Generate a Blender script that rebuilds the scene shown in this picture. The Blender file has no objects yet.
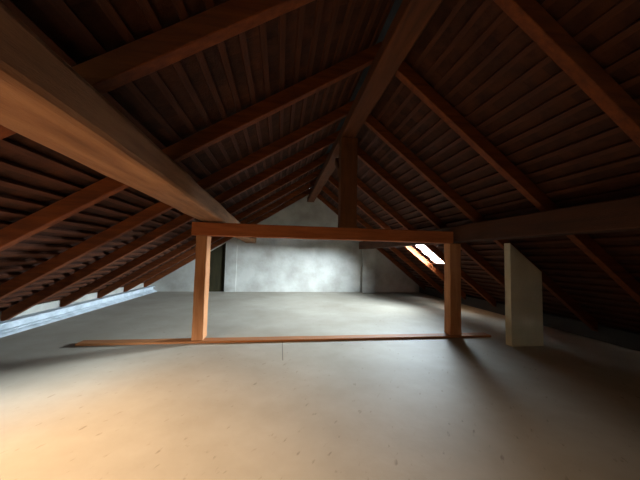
import bpy, math, random
from mathutils import Matrix, Vector
random.seed(7)
S = bpy.context.scene
COL = S.collection
H = 1.3                                   # camera height above the attic floor
XR, CR = 1.046, 2.224 + H                 # ridge position, height of the rafters' underside at the ridge
SL, SR = 0.637, 0.796                     # slopes of the left and right roof
Y0, Y1 = -1.4, 9.9                        # back and gable wall
XL, XE = -4.1, 5.3                        # eaves

# ------------------------------------------------------------------ materials
def mat(name, base, dark, scale=(1, 1, 1), nscale=4.0, rough=.8, bump=.3, bscale=30, attr=False, lo=.3, hi=.75):
    m = bpy.data.materials.new(name); m.use_nodes = True
    nt = m.node_tree; N = nt.nodes; L = nt.links
    b = N['Principled BSDF']; b.inputs['Roughness'].default_value = rough
    b.inputs['Specular IOR Level'].default_value = .25
    tc = N.new('ShaderNodeTexCoord'); mp = N.new('ShaderNodeMapping'); mp.inputs['Scale'].default_value = scale
    L.new(tc.outputs['Object'], mp.inputs['Vector'])
    n = N.new('ShaderNodeTexNoise'); n.inputs['Scale'].default_value = nscale; n.inputs['Detail'].default_value = 6
    n.inputs['Roughness'].default_value = .6
    L.new(mp.outputs[0], n.inputs['Vector'])
    r = N.new('ShaderNodeValToRGB'); r.color_ramp.elements[0].position = lo; r.color_ramp.elements[1].position = hi
    r.color_ramp.elements[0].color = (*dark, 1); r.color_ramp.elements[1].color = (*base, 1)
    L.new(n.outputs['Fac'], r.inputs['Fac'])
    out = r.outputs['Color']
    if attr:
        a = N.new('ShaderNodeAttribute'); a.attribute_name = 'tone'
        mx = N.new('ShaderNodeMix'); mx.data_type = 'RGBA'; mx.blend_type = 'MULTIPLY'; mx.inputs[0].default_value = 1
        L.new(out, mx.inputs[6]); L.new(a.outputs['Color'], mx.inputs[7]); out = mx.outputs[2]
    L.new(out, b.inputs['Base Color'])
    n2 = N.new('ShaderNodeTexNoise'); n2.inputs['Scale'].default_value = bscale; n2.inputs['Detail'].default_value = 4
    L.new(mp.outputs[0], n2.inputs['Vector'])
    bp = N.new('ShaderNodeBump'); bp.inputs['Strength'].default_value = bump; bp.inputs['Distance'].default_value = .01
    L.new(n2.outputs['Fac'], bp.inputs['Height']); L.new(bp.outputs[0], b.inputs['Normal'])
    return m, nt, out, b

GR = 9.0   # grain squeeze across the timber
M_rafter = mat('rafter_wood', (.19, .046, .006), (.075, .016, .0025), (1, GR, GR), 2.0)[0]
M_beam = mat('beam_wood', (.42, .12, .03), (.26, .065, .016), (1, GR, GR), 1.8)[0]
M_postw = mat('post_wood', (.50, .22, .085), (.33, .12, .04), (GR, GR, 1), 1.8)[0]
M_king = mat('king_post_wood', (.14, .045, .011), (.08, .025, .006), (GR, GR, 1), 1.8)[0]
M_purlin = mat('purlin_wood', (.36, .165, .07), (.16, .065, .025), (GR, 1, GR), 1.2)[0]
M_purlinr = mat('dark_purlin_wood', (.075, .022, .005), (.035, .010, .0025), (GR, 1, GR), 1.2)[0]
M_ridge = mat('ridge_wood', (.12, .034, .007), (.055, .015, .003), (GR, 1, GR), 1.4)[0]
M_batten = mat('batten_wood', (.085, .022, .0045), (.038, .009, .002), (GR, 1, GR), 2.0)[0]
M_sill = mat('sill_wood', (.42, .165, .055), (.25, .09, .028), (1, GR, GR), 2.0)[0]
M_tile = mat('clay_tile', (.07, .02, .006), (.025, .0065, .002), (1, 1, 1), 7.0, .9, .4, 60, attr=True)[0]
M_wall = mat('gable_plaster', (.46, .435, .385), (.29, .265, .225), (1, 1, 1), 1.3, .9, .35, 14, lo=.32, hi=.62)[0]
M_pier = mat('pier_plaster', (.60, .50, .33), (.46, .38, .25), (1, 1, 1), 2.4, .9, .3, 20)[0]
M_kerb = mat('kerb_plaster', (.54, .58, .61), (.34, .37, .39), (1, 1, 1), 5.0, .9, .5, 25, lo=.3, hi=.6)[0]
M_board = mat('dark_board', (.035, .028, .009), (.018, .013, .004), (GR, GR, 1), 2.0)[0]
M_dark = mat('plain_dark', (.05, .045, .04), (.03, .03, .03))[0]

def floor_mat():
    m, nt, out, b = mat('screed_floor', (.385, .335, .265), (.30, .255, .195), (1, 1, 1), .9, .75, .12, 25, lo=.35, hi=.65)
    N = nt.nodes; L = nt.links
    tc = N.new('ShaderNodeTexCoord')
    def mul(c1, fac_socket, col):
        mx = N.new('ShaderNodeMix'); mx.data_type = 'RGBA'
        L.new(fac_socket, mx.inputs[0]); L.new(c1, mx.inputs[6]); mx.inputs[7].default_value = (*col, 1)
        return mx.outputs[2]
    # scuffs: stretched sparse noise
    mp = N.new('ShaderNodeMapping'); mp.inputs['Scale'].default_value = (8, 20, 8)
    m0 = N.new('ShaderNodeMapping'); m0.inputs['Rotation'].default_value = (0, 0, -1.0)
    L.new(tc.outputs['Object'], m0.inputs[0]); L.new(m0.outputs[0], mp.inputs[0])
    n = N.new('ShaderNodeTexNoise'); n.inputs['Scale'].default_value = 1.1; n.inputs['Detail'].default_value = 3
    L.new(mp.outputs[0], n.inputs['Vector'])
    r = N.new('ShaderNodeMapRange'); r.inputs[1].default_value = .655; r.inputs[2].default_value = .75; r.inputs[4].default_value = .7
    L.new(n.outputs['Fac'], r.inputs[0])
    o = mul(out, r.outputs[0], (.16, .12, .085))
    # soft stains
    n3 = N.new('ShaderNodeTexNoise'); n3.inputs['Scale'].default_value = 3.5; n3.inputs['Detail'].default_value = 5
    L.new(tc.outputs['Object'], n3.inputs['Vector'])
    r3 = N.new('ShaderNodeMapRange'); r3.inputs[1].default_value = .52; r3.inputs[2].default_value = .75; r3.inputs[4].default_value = .45
    L.new(n3.outputs['Fac'], r3.inputs[0])
    o = mul(o, r3.outputs[0], (.33, .28, .22))
    # one short crack running from the sill towards the viewer
    sp = N.new('ShaderNodeSeparateXYZ'); L.new(tc.outputs['Object'], sp.inputs[0])
    def cmpn(sock, c, e):
        k = N.new('ShaderNodeMath'); k.operation = 'COMPARE'; k.inputs[1].default_value = c; k.inputs[2].default_value = e
        L.new(sock, k.inputs[0]); return k.outputs[0]
    a = cmpn(sp.outputs[0], .075, .006); c = cmpn(sp.outputs[1], 3.86, .36)
    k = N.new('ShaderNodeMath'); k.operation = 'MULTIPLY'; L.new(a, k.inputs[0]); L.new(c, k.inputs[1])
    o = mul(o, k.outputs[0], (.15, .12, .09))
    L.new(o, b.inputs['Base Color'])
    return m
M_floor = floor_mat()

# ------------------------------------------------------------------ helpers
def obj(name, verts, faces, m, parent=None, bevel=0):
    me = bpy.data.meshes.new(name); me.from_pydata([tuple(v) for v in verts], [], faces); me.validate(); me.update()
    me.materials.append(m)
    o = bpy.data.objects.new(name, me); COL.objects.link(o)
    if parent: o.parent = parent
    if bevel:
        b = o.modifiers.new('bevel', 'BEVEL'); b.width = bevel; b.segments = 2; b.limit_method = 'ANGLE'
    return o
BF = [(0, 3, 2, 1), (4, 5, 6, 7), (0, 1, 5, 4), (1, 2, 6, 5), (2, 3, 7, 6), (3, 0, 4, 7)]
def boxv(x0, x1, y0, y1, z0, z1):
    return [(x0, y0, z0), (x1, y0, z0), (x1, y1, z0), (x0, y1, z0), (x0, y0, z1), (x1, y0, z1), (x1, y1, z1), (x0, y1, z1)]
def box(name, x0, x1, y0, y1, z0, z1, m, parent=None, bevel=0):
    return obj(name, boxv(x0, x1, y0, y1, z0, z1), BF, m, parent, bevel)
def timber(name, a, b, w, h, m, bevel=.012, wob=.006, seg=14, up=(0, 0, 1)):
    """hand-hewn timber between two points (centre line), w across, h high, gently uneven along its length"""
    a = Vector(a); b = Vector(b); d = (b - a).normalized(); up = Vector(up)
    s = d.cross(up).normalized(); u = s.cross(d).normalized()
    vs = []; fs = []
    for i in range(seg + 1):
        c = a.lerp(b, i / seg)
        end = i in (0, seg)
        for sx, sz in ((-1, -1), (1, -1), (1, 1), (-1, 1)):
            j = 0 if end else random.uniform(-wob, 0)
            vs.append(c + s * sx * (w / 2 + j) + u * sz * (h / 2 + (0 if end else random.uniform(-wob, 0))))
    for i in range(seg):
        for k in range(4):
            p = i * 4
            fs.append((p + k, p + (k + 1) % 4, p + 4 + (k + 1) % 4, p + 4 + k))
    fs.append((3, 2, 1, 0)); q = seg * 4; fs.append((q, q + 1, q + 2, q + 3))
    return obj(name, vs, fs, m, None, bevel)
def prism_y(name, prof, y0, y1, m, bevel=0):
    n = len(prof); vs = [(x, y0, z) for x, z in prof] + [(x, y1, z) for x, z in prof]
    fs = [tuple(range(n)), tuple(range(2 * n - 1, n - 1, -1))] + [(i, i + n, (i + 1) % n + n, (i + 1) % n) for i in range(n)]
    return obj(name, vs, fs, m, None, bevel)
def tag(o, label, cat, group=None):
    o['label'] = label; o['category'] = cat
    if group: o['group'] = group
    return o
def struct(o, label=None):
    o['kind'] = 'structure'
    if label: o['label'] = label
    return o
def zl(x): return CR - SL * (XR - x)      # underside of rafters
def zr(x): return CR - SR * (x - XR)
def under(x): return zl(x) if x < XR else zr(x)

# ------------------------------------------------------------------ setting
struct(box('floor', XL - .3, XE + .2, Y0 - .2, Y1 + .6, -.2, 0, M_floor), 'pale dusty screed floor with scuffs and one short crack')
RT = .19                                   # vertical rafter thickness used for wall tops
def top(x): return under(x) + RT - .03
# gable wall: prism along Y from an outline, with the recess as a real hole between two pieces
def wall_piece(name, xs, y0, y1, m, z0=0, zt=None):
    prof = [(xs[0], z0)] + [(xs[-1], z0)] + [(x, (zt or top)(x)) for x in reversed(xs)]
    return prism_y(name, prof, y0, y1, m)
RX0, RX1 = -2.40, -1.86
def gable():
    parts = []
    vs = []; fs = []
    def add(prof, y0, y1):
        n = len(prof); o = len(vs)
        vs.extend([(x, y0, z) for x, z in prof] + [(x, y1, z) for x, z in prof])
        fs.append(tuple(o + i for i in range(n))); fs.append(tuple(o + i for i in range(2 * n - 1, n - 1, -1)))
        fs.extend([(o + i, o + i + n, o + (i + 1) % n + n, o + (i + 1) % n) for i in range(n)])
    add([(XL - .3, 0), (RX0, 0), (RX0, top(RX0)), (XL - .3, top(XL - .3))], Y1, Y1 + .3)
    add([(RX1, 0), (XE + .2, 0), (XE + .2, top(XE + .2)), (XR, CR + RT - .03), (RX1, top(RX1))], Y1, Y1 + .3)
    add([(RX0, zl(RX0) + .02), (RX1, zl(RX1) + .02), (RX1, top(RX1)), (RX0, top(RX0))], Y1 + .02, Y1 + .3)
    return obj('wall_gable', vs, fs, M_wall)
struct(gable(), 'pale blotchy plastered gable wall at the far end')
struct(box('dark_panel_1', RX0 - .02, RX1 + .02, Y1 + .025, Y1 + .07, 0, zl(RX1) + .12, M_board), 'narrow near-black panel set into the gable wall')  # flat panel in one very dark colour filling the narrow gap
# pilasters standing slightly proud of the gable wall
struct(wall_piece('trim_1', [RX1, -1.48], Y1 - .05, Y1 - .001, M_wall, zt=lambda x: under(x) - .005), 'pale plastered pilaster beside the dark panel')
struct(wall_piece('trim_2', [3.02, 3.5], Y1 - .13, Y1 - .001, M_wall, zt=lambda x: under(x) - .005), 'pale plastered pilaster right of the middle panel')
struct(wall_piece('wall_back', [XL - .3, XR, XE + .2], Y0 - .2, Y0, M_wall), 'gable wall behind the viewer')
struct(box('wall_left', XL - .3, XL - .14, Y0, Y1, 0, zl(XL - .3) + .265, M_wall), 'low eaves wall')
struct(box('wall_right', XE, XE + .2, Y0, Y1, 0, zr(XE + .2) + .27, M_dark), 'low eaves wall on the dark side')
# stepped kerb along the left eaves
prof = [(XL + .10, 0), (XL + .06, .03), (XL + .015, .045), (XL + .015, .062), (XL - .03, .068), (XL - .03, .155), (XL + .025, .162), (XL + .025, .185), (XL - .139, .19), (XL - .139, 0)]
k = prism_y('baseboard_left', prof, Y0 + .005, Y1 - .002, M_kerb, .006); struct(k, 'white stepped kerb along the left eaves')

# ------------------------------------------------------------------ roof covering
HOLES = {'L': [(.3, 1.55, -3.6, -2.5)], 'R': [(6.24, 7.2, 3.36, 4.22)]}      # y0, y1, x0, x1 openings in the tiles; L is unseen, added for warm light
def slope(side):
    """origin at the ridge on top of the rafters, e = down-slope unit vector, n = outward normal"""
    if side == 'L':
        L = math.hypot(1, SL); e = Vector((-1, 0, -SL)) / L; n = Vector((-SL, 0, 1)) / L
    else:
        L = math.hypot(1, SR); e = Vector((1, 0, -SR)) / L; n = Vector((SR, 0, 1)) / L
    o = Vector((XR, 0, CR)) + n * .14
    tot = ((XR - (XL - .3)) if side == 'L' else (XE + .2 - XR)) * L
    return o, e, n, tot
PITCH = .165
def holes_s(side):
    o, e, n, tot = slope(side); r = []
    for (y0, y1, x0, x1) in HOLES[side]:
        s = sorted(((x0 - o.x) / e.x, (x1 - o.x) / e.x)); r.append((y0, y1, s[0], s[1]))
    return r
def tiles(side):
    o, e, n, tot = slope(side); hs = holes_s(side)
    vs = []; fs = []; tone = []
    W = .18; k = 0; s = .03
    while s < tot:
        y = Y0 - .2 + (W / 2 if k % 2 else 0)
        if k % 2: pass
        y -= W if k % 2 else 0
        while y < Y1 + .3:
            ya, yb = max(y, Y0 - .2), min(y + W, Y1 + .3)
            ln = .355
            s0 = s - .01; s1 = min(s + ln, tot + .1)
            cy, cs = (ya + yb) / 2, s + .1
            skip = False
            for (a, b, c, d) in hs:
                if a < cy < b and s1 > c + .02 and s0 < d: skip = True
            if not skip and yb - ya > .01:
                t0 = .032 + random.uniform(0, .002); sl = .098 + random.uniform(-.004, .006)
                q = len(vs)
                for (ss, th) in ((s0, 0), (s1, 0), (s1, .014), (s0, .014)):
                    tt = t0 + sl * (ss - s) + th
                    for yy in (ya - .001, yb + .001):
                        p = o + e * ss + n * tt; vs.append((p.x, yy, p.z))
                # index: (s,th)->2 verts
                fs.extend([(q, q + 2, q + 3, q + 1), (q + 2, q + 4, q + 5, q + 3), (q + 4, q + 6, q + 7, q + 5), (q + 6, q, q + 1, q + 7),
                           (q, q + 6, q + 4, q + 2), (q + 1, q + 3, q + 5, q + 7)])
                c = random.uniform(.7, 1.15); tone.extend([c] * 6)
            y += W
        s += PITCH; k += 1
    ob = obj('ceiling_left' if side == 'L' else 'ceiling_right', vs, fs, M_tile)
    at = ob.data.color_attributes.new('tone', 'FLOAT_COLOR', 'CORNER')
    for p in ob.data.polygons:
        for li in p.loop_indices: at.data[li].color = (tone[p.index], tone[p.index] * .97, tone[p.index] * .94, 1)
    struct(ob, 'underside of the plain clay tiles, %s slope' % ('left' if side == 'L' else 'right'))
    # unseen sheet outside, added to stop light leaking between tiles, with the same opening
    vs = []; fs = []
    def quad(s0, s1, y0, y1):
        if s1 - s0 < .01 or y1 - y0 < .01: return
        q = len(vs)
        for th in (.098, .108):
            for ss, yy in ((s0, y0), (s1, y0), (s1, y1), (s0, y1)):
                p = o + e * ss + n * th; vs.append((p.x, yy, p.z))
        fs.extend([tuple(q + i for i in f) for f in BF])
    (a, b, c, d), = hs
    a -= .1; b += .5 if side == 'R' else .1; c -= .02; d += .3
    ya, yb = Y0 - .25, Y1 + .35
    quad(-.08, c, ya, yb); quad(d, tot + .1, ya, yb); quad(c, d, ya, a); quad(c, d, b, yb)
    struct(obj('ceiling_lightstop_' + ('left' if side == 'L' else 'right'), vs, fs, M_dark), 'dark outer sheet added to stop light leaks')
    # battens
    lab = ('left', 'left') if side == 'L' else ('right', 'right')
    s = .03; proto = {}
    while s < tot - .05:
        segs = [(Y0 + .002, Y1 - .002)]
        for (a, b, c, d) in hs:
            if c - .03 < s < d + .03: segs = [(Y0 + .002, a - .02 if side == 'R' else a - .05), (b + .06, Y1 - .002)]
        for i, (ya, yb) in enumerate(segs):
            if yb - ya < .05: continue
            full = len(segs) == 1
            key = (full, i)
            if key not in proto:
                vv = []
                for th in (.001, .03):
                    for ds, yy in ((-.025, ya), (.025, ya), (.025, yb), (-.025, yb)):
                        p = e * ds + n * th; vv.append((p.x, yy, p.z))
                ff = BF if side == 'L' else [tuple(reversed(f)) for f in BF]
                ob = obj('roof_batten', vv, BF, M_batten); proto[key] = ob
            else:
                ob = proto[key].copy(); COL.objects.link(ob)
            ob.location = o + e * s
            if full: tag(ob, 'thin wooden tile batten running the whole length of the %s roof slope' % lab[0], 'batten', 'full-length tile battens of the %s slope' % lab[1])
            elif i == 0: tag(ob, 'thin wooden tile batten cut short at the near side of the %s' % ('bright roof opening' if side == 'R' else 'added left slope opening'), 'batten', 'near battens cut at the %s opening' % lab[1])
            else: tag(ob, 'thin wooden tile batten between the %s and the gable wall' % ('bright roof opening' if side == 'R' else 'added left slope opening'), 'batten', 'far battens cut at the %s opening' % lab[1])
        s += PITCH
tiles('L'); tiles('R')
struct(prism_y('ceiling_ridge', [(XR - .35, CR + .10), (XR, CR + .33), (XR + .35, CR + .10), (XR + .35, CR + .16), (XR, CR + .42), (XR - .35, CR + .16)], Y0 - .25, Y1 + .35, M_dark), 'closed ridge capping along the peak')

# ------------------------------------------------------------------ rafters
YF = [1.70, 2.87, 4.03, 5.05, 6.21, 7.32, 8.42, 9.55]      # far faces
RW = .095
ORD = ['nearest rafter at the top of the picture, lost in shadow', 'second nearest rafter, in the bay before the tie beam', 'rafter directly in front of the tie beam',
       'first rafter behind the tie beam', 'second rafter behind the tie beam', 'third rafter behind the tie beam', 'second last rafter before the gable wall', 'last rafter, right against the gable wall']
ORR = list(ORD); ORR[4] = 'rafter on the near side of the bright roof opening'; ORR[5] = 'rafter on the far side of the bright roof opening'
def rafter(side, y, lab):
    sg = -1 if side == 'L' else 1; sl = SL if side == 'L' else SR; xe = XL - .13 if side == 'L' else XE - .005
    L = math.hypot(1, sl); tv = .14 * L
    n = 16; vs = []; fs = []
    for i in range(n + 1):
        x = XR + sg * .003 + (xe - XR) * i / n
        z = CR - sl * abs(x - XR)
        for dy, dz in ((-RW, .0), (0, 0), (0, tv), (-RW, tv)):
            j = random.uniform(-.004, .0) if 0 < i < n else 0
            vs.append((x, dy - j * (1 if dy == 0 else -1) * -1, z + dz))
    for i in range(n):
        p = i * 4
        for k in range(4):
            f = (p + k, p + (k + 1) % 4, p + 4 + (k + 1) % 4, p + 4 + k)
            fs.append(f if side == 'L' else tuple(reversed(f)))
    a = (3, 2, 1, 0); q = n * 4; b = (q, q + 1, q + 2, q + 3)
    fs.append(a if side == 'L' else tuple(reversed(a))); fs.append(b if side == 'L' else tuple(reversed(b)))
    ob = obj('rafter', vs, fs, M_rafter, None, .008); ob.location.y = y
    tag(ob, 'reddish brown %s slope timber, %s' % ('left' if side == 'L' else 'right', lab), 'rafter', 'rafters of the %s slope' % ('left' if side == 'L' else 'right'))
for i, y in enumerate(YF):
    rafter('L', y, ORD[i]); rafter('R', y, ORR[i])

# ------------------------------------------------------------------ frame timbers
def C(c): return c + H
def tb(name, x0, x1, y0, y1, z0, z1, axis, m, **kw):
    xm, ym, zm = (x0 + x1) / 2, (y0 + y1) / 2, (z0 + z1) / 2
    if axis == 'y': return timber(name, (xm, y0, zm), (xm, y1, zm), x1 - x0, z1 - z0, m, **kw)
    if axis == 'x': return timber(name, (x0, ym, zm), (x1, ym, zm), y1 - y0, z1 - z0, m, **kw)
    return timber(name, (xm, ym, z0), (xm, ym, z1), x1 - x0, y1 - y0, m, up=(0, 1, 0), **kw)
YP = 4.25
tag(timber('purlin', (-1.03, Y0 + .002, C(.672)), (-1.03, Y1 - .002, C(.516)), .385, .236, M_purlin, bevel=.035, wob=.014, seg=36), 'massive pale brown purlin under the left rafters, resting on the tie beam', 'beam')
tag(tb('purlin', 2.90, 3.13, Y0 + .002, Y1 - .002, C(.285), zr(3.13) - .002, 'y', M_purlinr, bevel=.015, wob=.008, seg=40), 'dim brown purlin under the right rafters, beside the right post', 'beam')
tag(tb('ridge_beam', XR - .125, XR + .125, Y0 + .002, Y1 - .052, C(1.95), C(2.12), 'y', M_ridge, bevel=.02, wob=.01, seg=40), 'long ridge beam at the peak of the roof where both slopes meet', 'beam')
tag(tb('tie_beam', -1.30, 2.898, YP, YP + .19, C(.265), C(.465), 'x', M_beam, wob=.005, seg=24), 'horizontal red-brown tie beam spanning the two posts', 'beam')
tag(tb('post', -1.235, -1.07, YP + .005, YP + .25, .035, C(.264), 'z', M_postw, wob=.006), 'upright timber post at the left end of the tie beam, one side brightly lit', 'post')
tag(tb('post', 2.83, 3.04, YP + .005, YP + .185, .035, C(.262), 'z', M_postw, wob=.006), 'upright timber post at the right end of the tie beam, casting a long shadow', 'post')
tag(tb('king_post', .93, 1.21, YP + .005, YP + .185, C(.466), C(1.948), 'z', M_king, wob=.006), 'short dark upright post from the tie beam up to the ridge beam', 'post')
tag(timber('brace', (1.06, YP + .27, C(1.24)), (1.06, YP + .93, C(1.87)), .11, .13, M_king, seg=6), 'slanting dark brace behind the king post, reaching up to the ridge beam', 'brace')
tag(tb('sill_beam', -2.72, 3.57, YP - .015, YP + .16, .0, .034, 'x', M_sill, wob=.003, bevel=.006, seg=24), 'thin low timber sill on the floor under both posts', 'beam')
# masonry pier at the right
px0, px1, py0, py1 = 3.50, 4.05, 3.75, 3.87
v = [(px0, py0, 0), (px1, py0, 0), (px1, py1, 0), (px0, py1, 0)] + [(x, y, zr(x) - .002) for x, y in ((px0, py0), (px1, py0), (px1, py1), (px0, py1))]
tag(obj('pier', v, BF, M_pier, None, .008), 'pale plastered rectangular pier standing at the right under the rafters', 'pillar')

# ------------------------------------------------------------------ light: sky through the right opening and the added left one
w = bpy.data.worlds.new('World'); S.world = w; w.use_nodes = True
nt = w.node_tree; N = nt.nodes; L = nt.links
bg = N['Background']
tc = N.new('ShaderNodeTexCoord'); sx = N.new('ShaderNodeSeparateXYZ'); L.new(tc.outputs['Generated'], sx.inputs[0])
r = N.new('ShaderNodeMapRange'); r.inputs[1].default_value = -.5; r.inputs[2].default_value = -.1; L.new(sx.outputs[0], r.inputs[0])
mx = N.new('ShaderNodeMix'); mx.data_type = 'RGBA'; L.new(r.outputs[0], mx.inputs[0])
WARM = (1.0, .70, .42); WS = 118.0
COOL = (.76, .94, 1.08); CS = 620.0
mx.inputs[6].default_value = (*[c * WS for c in WARM], 1); mx.inputs[7].default_value = (*[c * CS for c in COOL], 1)
def ramp(lo, hi, a, b, ch=2):
    q = N.new('ShaderNodeMapRange'); q.interpolation_type = 'SMOOTHSTEP'
    for i, v in enumerate((lo, hi, a, b)): q.inputs[i + 1].default_value = v
    L.new(sx.outputs[ch], q.inputs[0]); return q.outputs[0]
el = N.new('ShaderNodeMix'); el.data_type = 'FLOAT'; L.new(r.outputs[0], el.inputs[0])
pl = N.new('ShaderNodeMath'); pl.operation = 'MULTIPLY'
L.new(ramp(.12, .42, .0, 1), pl.inputs[0]); L.new(ramp(.42, .75, 1, .12), pl.inputs[1])
L.new(pl.outputs[0], el.inputs[2])     # left sky shaped as warm fill for the added opening
pr = N.new('ShaderNodeMath'); pr.operation = 'MULTIPLY'
L.new(ramp(.2, .62, 1, .12), pr.inputs[0]); L.new(ramp(-.03, .0, .012, 1), pr.inputs[1])   # dark ground below the skyline
p2 = N.new('ShaderNodeMath'); p2.operation = 'MULTIPLY'
L.new(pr.outputs[0], p2.inputs[0]); L.new(ramp(.12, .72, .02, 1, 0), p2.inputs[1])   # brightest square to the eaves
L.new(p2.outputs[0], el.inputs[3])             # cool bright low sky on the right side
L.new(el.outputs[0], bg.inputs['Strength'])
L.new(mx.outputs[2], bg.inputs['Color'])
for side in 'LR':
    o, e, n, tot = slope(side); (a, b, c, d), = holes_s(side)
    a -= .1; b += .5 if side == 'R' else .1; c -= .02; d += .3
    l = bpy.data.lights.new('sky_portal', 'AREA'); l.shape = 'RECTANGLE'; l.size = d - c; l.size_y = b - a; l.cycles.is_portal = True
    ob = bpy.data.objects.new('sky_portal', l); COL.objects.link(ob)
    z = n; x = e; y = z.cross(x)
    ob.matrix_world = Matrix.Translation(o + e * (c + d) / 2 + n * .115 + Vector((0, (a + b) / 2, 0))) @ Matrix((x, y, z)).transposed().to_4x4()

# ------------------------------------------------------------------ camera
yaw, pit, rol, f = 0.1436965, 0.0583901, 0.0227654, 274.177
fw = Vector((math.sin(yaw) * math.cos(pit), math.cos(yaw) * math.cos(pit), math.sin(pit)))
rt = Vector((math.cos(yaw), -math.sin(yaw), 0)); up = rt.cross(fw)
c, s = math.cos(rol), math.sin(rol)
rt2 = rt * c - up * (-s) * -1 if False else rt * c + up * s
up2 = up * c - rt * s
cam = bpy.data.cameras.new('camera'); co = bpy.data.objects.new('camera', cam); COL.objects.link(co)
cam.sensor_width = 36; cam.lens = f / 640 * 36; cam.clip_start = .02
co.matrix_world = Matrix.Translation((0, 0, H)) @ Matrix((rt2, up2, -fw)).transposed().to_4x4()
S.camera = co
vs = S.view_settings; vs.view_transform = 'Standard'; vs.look = 'None'; vs.gamma = 1; vs.use_curve_mapping = False; vs.exposure = 0.0
